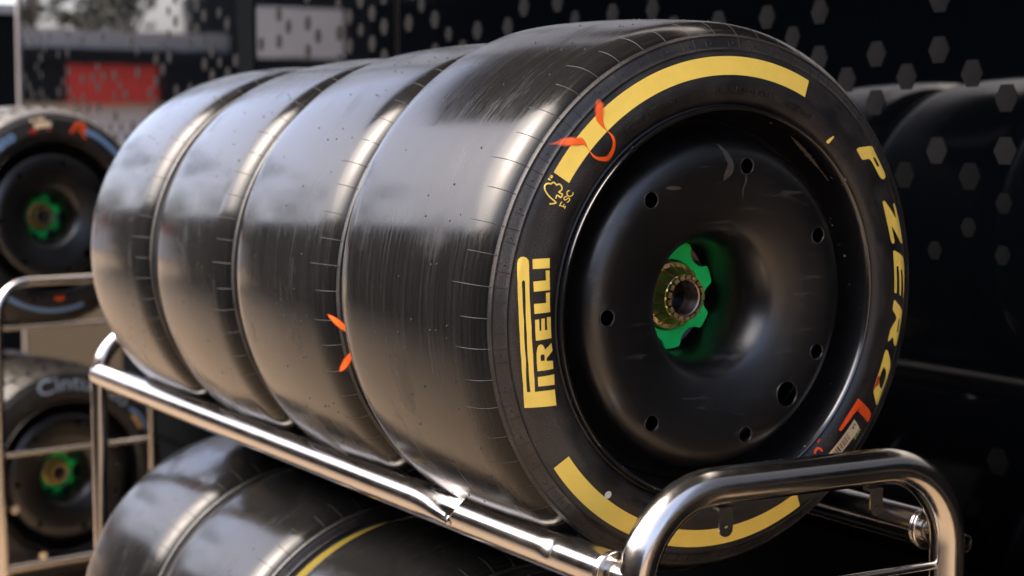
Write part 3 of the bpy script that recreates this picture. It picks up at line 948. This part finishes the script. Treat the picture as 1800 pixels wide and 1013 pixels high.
RF, RB = Vector((-.226, FY + .030, -.2985 + Z0)), Vector((-.2560, 1.912, -.2940 + Z0))
def dented_rail():
    bm = bmesh.new()
    n = 56
    ax = (RB - RF).normalized()
    side = Vector((-1, 0, 0)); side = (side - ax * side.dot(ax)).normalized()
    up = ax.cross(side) if ax.cross(side).z > 0 else side.cross(ax)
    Lr = (RB - RF).length
    d0, d1 = .263 - RF.y, .012 - RF.y                    # where the two dents sit along the rail
    ts = sorted(set([round(float(x), 5) for x in list(np.linspace(0, Lr, 90)) + list(np.linspace(d0 - .02, d0 + .16, 110)) + list(np.linspace(d1 - .03, d1 + .04, 50))]))
    rad = .0252
    rings = []
    for t in ts:
        c = RF + ax * t
        ring = []
        for k in range(n):
            a = 2 * PI * k / n
            r = rad
            # main dent: a crease that deepens towards d0, then steps back out
            e = t - d0
            th = math.atan2(math.sin(a - R(50)), math.cos(a - R(50)))
            if 0 <= e < .13:
                f = (1 - e / .13) ** 2.0
                dp = .0075 * f
                if abs(th) < R(80):
                    r = min(r, (rad - dp) / max(math.cos(th), .2))
                    r -= .0075 * f * max(0, math.cos(th * 2.1)) - .0016 * f * math.sin(th * 5 + 1.0)
                edge = math.exp(-((abs(th) - R(66)) / R(10)) ** 2)
                r += .0032 * f * edge
            elif -.012 < e < 0:
                f = (1 + e / .012)
                if abs(th) < R(60):
                    r = min(r, (rad - .0075 * f) / max(math.cos(th), .3))
            e = t - d1
            th2 = math.atan2(math.sin(a - R(30)), math.cos(a - R(30)))
            if abs(e) < .035 and abs(th2) < R(38):
                r -= .0022 * math.exp(-(e / (.008 if e < 0 else .014)) ** 2) * max(0, math.cos(th2 * 2.3))
            ring.append(bm.verts.new(c + r * (math.cos(a) * side + math.sin(a) * up)))
        rings.append(ring)
    for p, q in zip(rings[:-1], rings[1:]):
        for k in range(n):
            bm.faces.new((p[k], p[(k + 1) % n], q[(k + 1) % n], q[k]))
    bm.faces.new(rings[0][::-1]); bm.faces.new(rings[-1])
    bmesh.ops.recalc_face_normals(bm, faces=bm.faces[:])
    return bm
o = rk(dented_rail(), 'rail', sharp=38)
o['label'] = 'dented upper rail on the open side'
RRF, RRB = Vector((.262, FY + .030, -.2985 + Z0)), Vector((.262, 1.9, -.2985 + Z0))
bm = bmesh.new(); tube(bm, [RRF.lerp(RRB, i / 20) for i in range(21)], .0252, 36); rk(bm, 'rail')
for x in (-.255, .262):
    bm = bmesh.new()
    tube(bm, [Vector((x, FY + (1.9 - FY) * i / 12, -1.052 + Z0)) for i in range(13)], .0240, 28)
    rk(bm, 'rail')
    bm = bmesh.new()
    tube(bm, [Vector((x, FY + (1.9 - FY) * i / 12, .06)) for i in range(13)], .0200, 20)
    rk(bm, 'floor_bar')
# sleeves and weld beads where the rails meet the front frame
for c, leg in ((RF, FX0), (RRF, FX1)):
    bm = bmesh.new()
    for dy, r_, t_ in ((.0, .0262, .0024), (.006, .0256, .0017), (.0095, .0252, .0012)):
        torus(bm, c + Vector((0, dy, 0)), (1, 0, 0), (0, 0, 1), r_, t_, 36, 10)
    rk(bm, 'weld_collar')
    bm = bmesh.new()
    tube(bm, [Vector((leg + (c.x - leg) * .4, FY, c.z)), c + Vector((0, .012, 0))], .0190, 28)
    rk(bm, 'stub')
# cross rods between the legs
for y, z, xa, xb in ((FY, -.3385 + Z0, FX0, FX1), (FY, -.745 + Z0, FX0, FX1), (FY, .09, FX0, FX1), (1.905, -.335 + Z0, -.26, .26), (1.905, -.745 + Z0, -.26, .26)):
    bm = bmesh.new()
    tube(bm, [Vector((xa + .012 + (xb - xa - .024) * i / 8, y, z)) for i in range(9)], .0056, 16)
    if y == FY:
        for x in (xa + .0205, xb - .0205):
            torus(bm, (x, y, z), (0, 1, 0), (0, 0, 1), .0060, .0014, 18, 6)
    rk(bm, 'cross_rod')
# hanging tabs under the front bar
for x in (-.0925, .141):
    bm = bmesh.new()
    wd, th, n = .0098, .0013, 10
    yb = FY - .004
    pts = [(-wd, .026)] + [(wd * math.cos(PI + PI * i / n), wd * math.sin(PI + PI * i / n)) for i in range(n + 1)] + [(wd, .026)]
    zc = ZT - .0520
    loops = []
    for s in (-th, th):
        loops.append([bm.verts.new((x + p[0], yb + s, zc + p[1] * 1.0)) for p in pts])
    hole = []
    for s in (-th, th):
        hole.append([bm.verts.new((x + .0022 * math.cos(2 * PI * i / 12), yb + s, zc + .0020 + .0022 * math.sin(2 * PI * i / 12))) for i in range(12)])
    for s in (0, 1):
        P3 = [[v.co for v in loops[s]], [v.co for v in hole[s]]]
        allv = loops[s] + hole[s]
        for t in tessellate_polygon([[Vector((q.x, q.z, 0)) for q in l] for l in P3]):
            bm.faces.new([allv[i] for i in t])
    m_ = len(pts)
    for i in range(m_):
        bm.faces.new((loops[0][i], loops[0][(i + 1) % m_], loops[1][(i + 1) % m_], loops[1][i]))
    for i in range(12):
        bm.faces.new((hole[0][i], hole[0][(i + 1) % 12], hole[1][(i + 1) % 12], hole[1][i]))
    box(bm, (x - wd, yb + th + .0002, zc + .0225), (x + wd, yb + .013, zc + .0260))
    bmesh.ops.recalc_face_normals(bm, faces=bm.faces[:])
    rk(bm, 'hanging_tab', sharp=30)
# open stub of tube on the outside of the right leg
bm = bmesh.new()
dr = Vector((.12, -.993, 0)).normalized()
t0 = Vector((FX1 + .0190, FY - .004, -.3120 + Z0))
sd = Vector((-dr.y, dr.x, 0))
prof = [(.0118, -.020), (.0118, .010), (.0098, .010), (.0098, -.018)]
rows = []
for i in range(24):
    a = 2 * PI * i / 24
    rows.append([bm.verts.new(t0 + dr * y + (sd * math.cos(a) + Vector((0, 0, 1)) * math.sin(a)) * r_) for r_, y in prof])
for i in range(24):
    p, q = rows[i], rows[(i + 1) % 24]
    for j in range(3):
        bm.faces.new((p[j], q[j], q[j + 1], p[j + 1]))
bm.faces.new([r_[3] for r_ in rows])
bmesh.ops.recalc_face_normals(bm, faces=bm.faces[:])
rk(bm, 'pin_socket')

# ------------------------------------------------------------------ far rack with two wet tyres
A2 = -10.6
O2 = Vector((.159, 3.863, -.029 + Z0))
m2 = frame3(A2, 0)
far = thing('tyre_rack', 'blurred tube rack at the far left holding a wet wheel above another', 'tyre rack', O2, m2)
def fk(bm, name, mat=None):
    o = obj(name, bm, mat or M['steel'], far, True, 50)
    return o
zg = -O2.z
bm = bmesh.new(); tube(bm, u_path(-.259, .268, -.13, -.196, zg + .02, .105), .0155, 24); fk(bm, 'end_frame')
bm = bmesh.new(); tube(bm, u_path(-.259, .268, 1.70, -.196, zg + .02, .105), .0155, 24); fk(bm, 'end_frame')
for x in (-.25, .255):
    for z in (-.30, -1.145):
        bm = bmesh.new(); tube(bm, [Vector((x, -.12 + 1.8 * i / 6, z)) for i in range(7)], .0200, 24); fk(bm, 'rail')
for z, r_ in ((-.340, .0072), (-.743, .0080), (-1.108, .0150)):
    bm = bmesh.new(); tube(bm, [Vector((-.255 + .519 * i / 6, -.13, z)) for i in range(7)], r_, 16); fk(bm, 'cross_rod')
for x, z in ((-.156, -.245), (.130, -.818), (-.225, -.915), (-.135, -1.078)):
    bm = bmesh.new()
    n = 16
    lo = [bm.verts.new((x + .013 * max(-1, min(1, 1.15 * math.cos(2 * PI * i / n))), -.150, z + .013 * math.sin(2 * PI * i / n))) for i in range(n)]
    hi = [bm.verts.new(v.co + Vector((0, .004, 0))) for v in lo]
    for i in range(n):
        bm.faces.new((lo[i], lo[(i + 1) % n], hi[(i + 1) % n], hi[i]))
    bm.faces.new(lo[::-1]); bm.faces.new(hi)
    box(bm, (x - .006, -.1459, z - .006), (x + .006, -.128, z + .006))
    bmesh.ops.recalc_face_normals(bm, faces=bm.faces[:])
    fk(bm, 'hanging_tab')

def wet_tyre():
    bm = bmesh.new()
    prof = [(r * .985 if r > .335 else r, y) for r, y in PROF + BACK]
    lathe(bm, prof, 160, mat_of=lambda k: 0)
    me = bm_mesh('tyre', bm, True, 70)
    me.materials.append(M['side'])
    return me
def block_mesh():
    bm = bmesh.new()
    nb = 40
    rows_ = [(.012, .060, .336, .3585, 0), (.068, .125, .3540, .3610, .5), (.133, .195, .3550, .3625, .2), (.203, .265, .3550, .3625, .7), (.273, .332, .3540, .3610, 0), (.340, .388, .3480, .3585, .5)]
    for y0, y1, ra, rb_, ph in rows_:
        for k in range(nb):
            a0 = 2 * PI * (k + ph) / nb
            a1 = a0 + 2 * PI / nb * .74
            sk = .03
            top0, top1 = (ra, rb_) if y0 < .05 else ((rb_, ra) if y0 > .33 else (rb_, rb_))
            vv = []
            for a in (a0, (a0 + a1) / 2, a1):
                for (y, r_, s) in ((y0, top0 + .003, 0), (y1, top1 + .003, sk), (y1, min(top1, .352) - .006, sk), (y0, min(top0, .352) - .006, 0)):
                    vv.append(bm.verts.new((r_ * math.cos(a + s), y, r_ * math.sin(a + s))))
            for s in (0, 4):
                for j in range(4):
                    bm.faces.new((vv[s + j], vv[s + (j + 1) % 4], vv[s + 4 + (j + 1) % 4], vv[s + 4 + j]))
            bm.faces.new(vv[0:4]); bm.faces.new(vv[8:12][::-1])
    bmesh.ops.recalc_face_normals(bm, faces=bm.faces[:])
    return bm_mesh('tread_block', bm, False)
M['reflect_tone'] = plain('painted_ground_reflection', (.026, .021, .0155), .8, 0, .0)  # brown base colour stands in for paving mirrored in the wall
M['awn'] = plain('awning_fabric', (.020, .020, .022), .8)
M['worn'] = plain('dusty_tread_rubber', (0.030, 0.025, 0.019), .6, 0, .5, .5, 30)
WT, BK = wet_tyre(), block_mesh()
def wet_wheel(label, ploc, spin):
    p = O2 + m2 @ Vector(ploc)
    t, ty = base_wheel(label, (p.x, p.y, p.z - Z0), A2, 0, spin, None, WT)
    t['group'] = 'wet wheels on the far rack'
    b = mesh_obj('tread_block', BK, ty, M['worn']); b['kind'] = 'stuff'
    return t, ty
wu, tu = wet_wheel('upper wet wheel of the far rack with an orange letter R on its sidewall', (0, 0, 0), 0)
strokes('marker_letter', [[(77.5, .281), (74.2, .318)], [(74.2, .3165), (70.5, .3190), (68.3, .3110), (70.0, .2990), (73.0, .2980)], [(70.8, .2990), (66.5, .2790)]], .0052, M['orange_solid'], tu, .0010)
strokes('blue_stripe', [[(68, .303), (62, .3055), (55, .3050), (48, .3045), (42, .304), (36, .303)]], .0085, M['blue'], tu, .0006, 2)
decal('cream_sticker', [[[(102.5, .293), (102.2, .311), (91.0, .311), (91.2, .293)]]], M['cream'], tu, .0006)
arc_text('sticker_lettering', 'W 1204', .0150, 104.0, .3150, M['cream'], tu, .0006, .0006)
for ln in ([(107, .285), (104, .291), (101.5, .287)], [(103, .290), (102.5, .278)], [(93, .288), (92.5, .279)]):
    strokes('red_mark', [ln], .0030, M['red'], tu, .0008)
arc_text('brand_lettering', 'Cinturato', .052, 160.0, .283, M['blue'], tu, .0006, .0010, False, 1.1)
strokes('blue_stripe', [[(-126, .304), (-118, .306), (-105, .306), (-92, .306), (-80, .305), (-72, .304)]], .0065, M['blue'], tu, .0006, 2)
strokes('marker_stroke', [[(-91.5, .262), (-89.5, .268), (-86.5, .268), (-85, .262)]], .0045, M['orange_solid'], tu, .0010, 3)

t = copy_wheel(w1, 'slick wheel half hidden behind the upper wet wheel', (0, 0, 0), A2, 0, 70, ONLY)
t.location = O2 + m2 @ Vector((0, .43, 0)); t['group'] = 'slick wheels behind the wet wheels of the far rack'
t = copy_wheel(w1, 'slick wheel half hidden behind the lower wet wheel', (0, 0, 0), A2, 0, 190, ONLY)
t.location = O2 + m2 @ Vector((0, .36, -.845)); t['group'] = 'slick wheels behind the wet wheels of the far rack'
wl, tl = wet_wheel('lower wet wheel of the far rack with pale blue lettering over its hub', (-.002, -.077, -.845), 0)
arc_text('brand_lettering', 'Cinturato', .068, 110.5, .285, plain('pale_blue_marking', (0.24, 0.29, 0.35), .5), tl, .0006, .0006, False, 1.25)
strokes('blue_stripe', [[(43, .296), (37, .3080), (30, .3090), (22, .307)]], .0060, M['blue'], tl, .0006, 2)
decal('cream_sticker', [[[(38.5, .281), (38.3, .297), (27, .297), (27.2, .281)]]], plain('tan_sticker', (0.55, 0.33, 0.10), .5), tl, .0007)
arc_text('brand_lettering', 'Cinturato', .040, -150, .285, M['blue'], tl, .0006, .0006, False, 1.0)

# ------------------------------------------------------------------ black wall with hexagons
XW = .82
wall = thing('trailer_wall', 'glossy black panelled wall dotted with small grey hexagons behind the wheels', 'wall', (XW, 2.0, 0))
IW = Matrix.Translation(Vector((XW, 2.0, 0))).inverted()
WH = 3.9
def wk(name, me_or_bm, mat, smooth=False):
    o = obj(name, me_or_bm, mat, wall, smooth, None)
    o.matrix_parent_inverse = IW
    return o
for ya, yb, zb in ((-7.0, -1.6, .3), (-1.592, 2.640, .72), (2.668, 3.755, .85), (3.905, 6.985, .85)):
    bm = bmesh.new(); box(bm, (XW, ya, zb), (XW + .05, yb, WH)); wk('gloss_panel', bm, M['wall'])
bm = bmesh.new(); box(bm, (XW + .012, 2.6405, .30), (XW + .045, 2.6675, WH)); wk('panel_joint', bm, M['strip'])
bm = bmesh.new(); box(bm, (XW - .006, 3.7555, .30), (XW + .05, 3.9045, WH)); wk('black_post', bm, M['black'])
bm = bmesh.new(); box(bm, (XW - .010, 6.9855, .30), (XW + .05, 7.03, WH)); wk('edge_trim', bm, M['strip'])
bm = bmesh.new(); box(bm, (XW + .02, -7.0, .02), (XW + .05, 7.0, .2995)); wk('skirt', bm, M['black'])
bm = bmesh.new(); box(bm, (XW + .003, -1.592, .30), (XW + .05, 2.640, .7195)); wk('skirt', bm, M['black'])  # matte black added so this stretch does not mirror the lit ground
for ya, yb in ((2.668, 3.755), (3.905, 5.35)):
    bm = bmesh.new(); box(bm, (XW + .003, ya, .30), (XW + .05, yb, .8495)); wk('skirt', bm, M['black'])  # raised matte black, added to stay dark where gloss would mirror paving
bm = bmesh.new(); box(bm, (XW, 5.351, .30), (XW + .05, 6.985, .8495)); wk('reflection_panel', bm, M['reflect_tone'])  # reflection of the ground painted as a plain brown panel
bm = bmesh.new()
hh = .0228
hx = [(hh / math.cos(PI / 6) * math.cos(PI / 3 * i), hh / math.cos(PI / 6) * math.sin(PI / 3 * i)) for i in range(6)]
lo = [bm.verts.new((0, x, z)) for x, z in hx]
hi = [bm.verts.new((-.0012, x * .985, z * .985)) for x, z in hx]
for i in range(6):
    bm.faces.new((lo[i], lo[(i + 1) % 6], hi[(i + 1) % 6], hi[i]))
bm.faces.new(hi)
bmesh.ops.recalc_face_normals(bm, faces=bm.faces[:])
HX = bm_mesh('hexagon', bm, False)
HX.materials.append(M['hexa'])
HXF = HX.copy()
HXF.materials.clear(); HXF.materials.append(M['hexdark'])
DY, DZ, Y00, Z00 = .0803, .0872, .327, .0193
def hexa(k, j, s=1.0):
    y = Y00 + DY * k
    z = Z00 + DZ * j + (DZ * .5 if k % 2 else 0)
    if any(abs(y - q) < .04 for q in (2.654,)) or 3.72 < y < 3.94 or y > 6.95:
        return
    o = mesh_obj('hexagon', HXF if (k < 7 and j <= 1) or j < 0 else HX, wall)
    o.matrix_parent_inverse = IW
    o.location = (XW - .0002, y, z + Z0)
    o.scale = (1, s, s)
seen = {(8, 5): 1, (6, 5): 1, (2, 5): 1, (4, 4): 1, (2, 4): 1, (6, 4): 1, (3, 3): 1, (1, 3): 1, (5, 3): 1, (4, 3): 1, (0, 3): 1, (2, 2): 1, (0, 2): 1, (3, 1): 1, (1, 1): 1,
        (0, 1): .75, (1, 0): .72, (2, 0): .70, (0, 0): .70, (4, 0): .9, (10, 5): 1, (12, 5): 1, (11, 4): 1, (13, 5): 1, (15, 5): 1, (9, 4): 1, (7, 4): .9, (14, 4): 1, (0, -4): 1, (5, -3): 1, (-2, 3): 1, (-3, 1): 1, (-1, 4): 1, (-1, 2): .8}
for (k, j), s in seen.items():
    hexa(k, j, s)
rnd = random.Random(11)
for k in range(16, 83):
    y = Y00 + DY * k
    top = .2 + .0875 * (1.04 + (y + 1.767) * .867)
    for j in range(3 if y < 4.2 else 2, 11):
        z = Z00 + DZ * j + (DZ * .5 if k % 2 else 0)
        if z > top + .03:
            break
        if rnd.random() < .44:
            hexa(k, j, rnd.choice((1, 1, 1, .8)))

# ------------------------------------------------------------------ ground, and what the gloss reflects
bm = bmesh.new()
box(bm, (-160, -160, -.3), (160, 160, 0))
gr = obj('ground', bm, M['ground'], None, False)
gr['kind'] = 'structure'
bm = bmesh.new(); box(bm, (-.42, -.60, .0005), (.815, 2.3, .008))
fm = obj('shade_sheet', bm, M['black'], None, False); fm['kind'] = 'structure'  # black sheet added to keep the ground under the rack dark

t = thing('dark_cabinet', 'dark upright cabinet standing beyond the end of the hexagon wall', 'cabinet', (1.2, 9.2, 0))
bm = bmesh.new(); box(bm, (-.84, -.2, .08), (1.0, .5, 2.26)); obj('body', bm, M['black'], t, False)
bm = bmesh.new(); box(bm, (-.86, -.22, 2.2605), (1.02, .52, 2.32)); obj('lid', bm, M['strip'], t, False)
bm = bmesh.new(); box(bm, (-.80, -.16, 0), (.96, .46, .0795)); obj('plinth', bm, M['black'], t, False)

pb = thing('paddock_building', 'low building across the paddock with a red fascia over white walls', 'building', (-2, 26, 0))
def pk(name, lo, hi, mat):
    bm = bmesh.new(); box(bm, lo, hi); o = obj(name, bm, mat, pb, False); return o
pk('wall', (-5.2, 0, 0), (12, 5, 2.15), M['bwhite'])
pk('fascia', (-3.95, -.25, 2.152), (-2.45, 5.2, 2.78), M['bred'])
pk('fascia', (-2.448, -.25, 2.152), (12, 5.2, 2.78), M['bdark'])
pk('fascia', (-5.2, -.25, 2.152), (-3.952, 5.2, 2.78), M['bdark'])
pk('gutter', (-5.2, -.35, 2.782), (12, 5.2, 3.02), M['bdark'])
pk('roof', (-5.2, -.15, 3.022), (12, 5.2, 3.32), M['bgrey'])
tr = thing('parked_trailer', 'dark trailer across the paddock with a white board on its side', 'trailer', (-11, 25.6, 0))
bm = bmesh.new(); box(bm, (-7, 0, .7), (3.6, 3, 4.1)); obj('body', bm, M['bdark'], tr, False)
bm = bmesh.new(); box(bm, (1.85, -.06, 2.95), (3.6, -.003, 3.78)); obj('side_board', bm, M['bwhite'], tr, False)
for x in (-6, -5, 2.2):
    bm = bmesh.new(); lathe(bm, [(.001, 0), (.48, 0), (.5, .03), (.5, .27), (.48, .3), (.001, .3)], 24, uv=False)
    o = obj('wheel', bm, M['black'], tr); o.location = (x, .2, .5)

dt = thing('black_trailer', 'long low black trailer parked across the aisle, facing the wheels', 'trailer', (-5.8, 0, 0))
bm = bmesh.new(); box(bm, (-1.8, -9, .35), (1.8, 13.3, 2.8)); obj('body', bm, M['black'], dt, False)
bm = bmesh.new(); box(bm, (-1.7, -8.9, .03), (1.7, 13.2, .3495)); obj('skirt', bm, M['black'], dt, False)

aw = thing('awning', 'dark fabric awning reaching out from the wall over the wheels', 'awning', (-.5, 1.3, 0))
bm = bmesh.new()
box(bm, (-.30, -2.6, 3.02), (1.19, 1.6, 3.05)); obj('canopy', bm, M['awn'], aw, False)
bm = bmesh.new(); box(bm, (-.35, -2.62, 2.96), (-.3005, 1.62, 3.08)); obj('front_beam', bm, M['strip'], aw, False)
for y in (-2.5, 1.5):
    bm = bmesh.new(); tube(bm, [(-.299, y, 3.0), (0, y, 3.0), (1.318, y, 3.0)], .016, 12); obj('arm', bm, M['strip'], aw)

def tree(x, y, h, rad, seed, label):
    rn = random.Random(seed)
    t = thing('tree', label, 'tree', (x, y, 0), None, 'trees behind the paddock building')
    bm = bmesh.new()
    tube(bm, [(0, 0, 0), (.1, 0, h * .3), (.05, .1, h * .6), (0, 0, h * .85)], [.20, .15, .10, .03], 8)
    for k in range(5):
        a = rn.uniform(0, 6.28); z = h * rn.uniform(.35, .65)
        tube(bm, [(.05, 0, z), (rad * .5 * math.cos(a), rad * .5 * math.sin(a), z + h * .12), (rad * .8 * math.cos(a), rad * .8 * math.sin(a), z + h * .2)], [.07, .05, .02], 6)
    obj('trunk', bm, M['bark'], t)
    bm = bmesh.new()
    cl = [(Vector((rn.gauss(0, rad * .5), rn.gauss(0, rad * .4), h * rn.uniform(.32, 1.0))), rn.uniform(.5, 1.0) * rad * .34) for _ in range(22)]
    for c, cr in cl:
        for _ in range(70):
            p = c + Vector((rn.gauss(0, cr * .55), rn.gauss(0, cr * .55), rn.gauss(0, cr * .45)))
            u = Vector((rn.gauss(0, 1), rn.gauss(0, 1), rn.gauss(0, 1))).normalized()
            v = u.orthogonal().normalized()
            s_ = rn.uniform(.10, .24)
            bm.faces.new([bm.verts.new(p + u * s_ * a + v * s_ * .65 * b) for a, b in ((-1, 0), (0, -1), (1, 0), (0, 1))])
    o = obj('crown', bm, M['leaf'], t, False)
    o['kind'] = 'stuff'
for i, (x, y, h, rad, lb) in enumerate(((-1.5, 37, 10.5, 2.4, 'small tree behind the right end of the paddock building'), (-6.6, 36, 12.5, 2.6, 'taller tree rising behind the red fascia'),
                                        (-10.2, 41, 7.4, 1.9, 'small loose tree between the building and the white boarded trailer'), (-14.6, 36, 13.5, 3.0, 'tall tree behind the dark trailer with the white board'),
                                        (-20.5, 35, 10.0, 2.6, 'broad tree beyond the far end of the dark trailer'), (-26.5, 33, 13.0, 3.2, 'outermost and broadest tree of the row'))):
    tree(x, y, h, rad, 40 + i, lb)
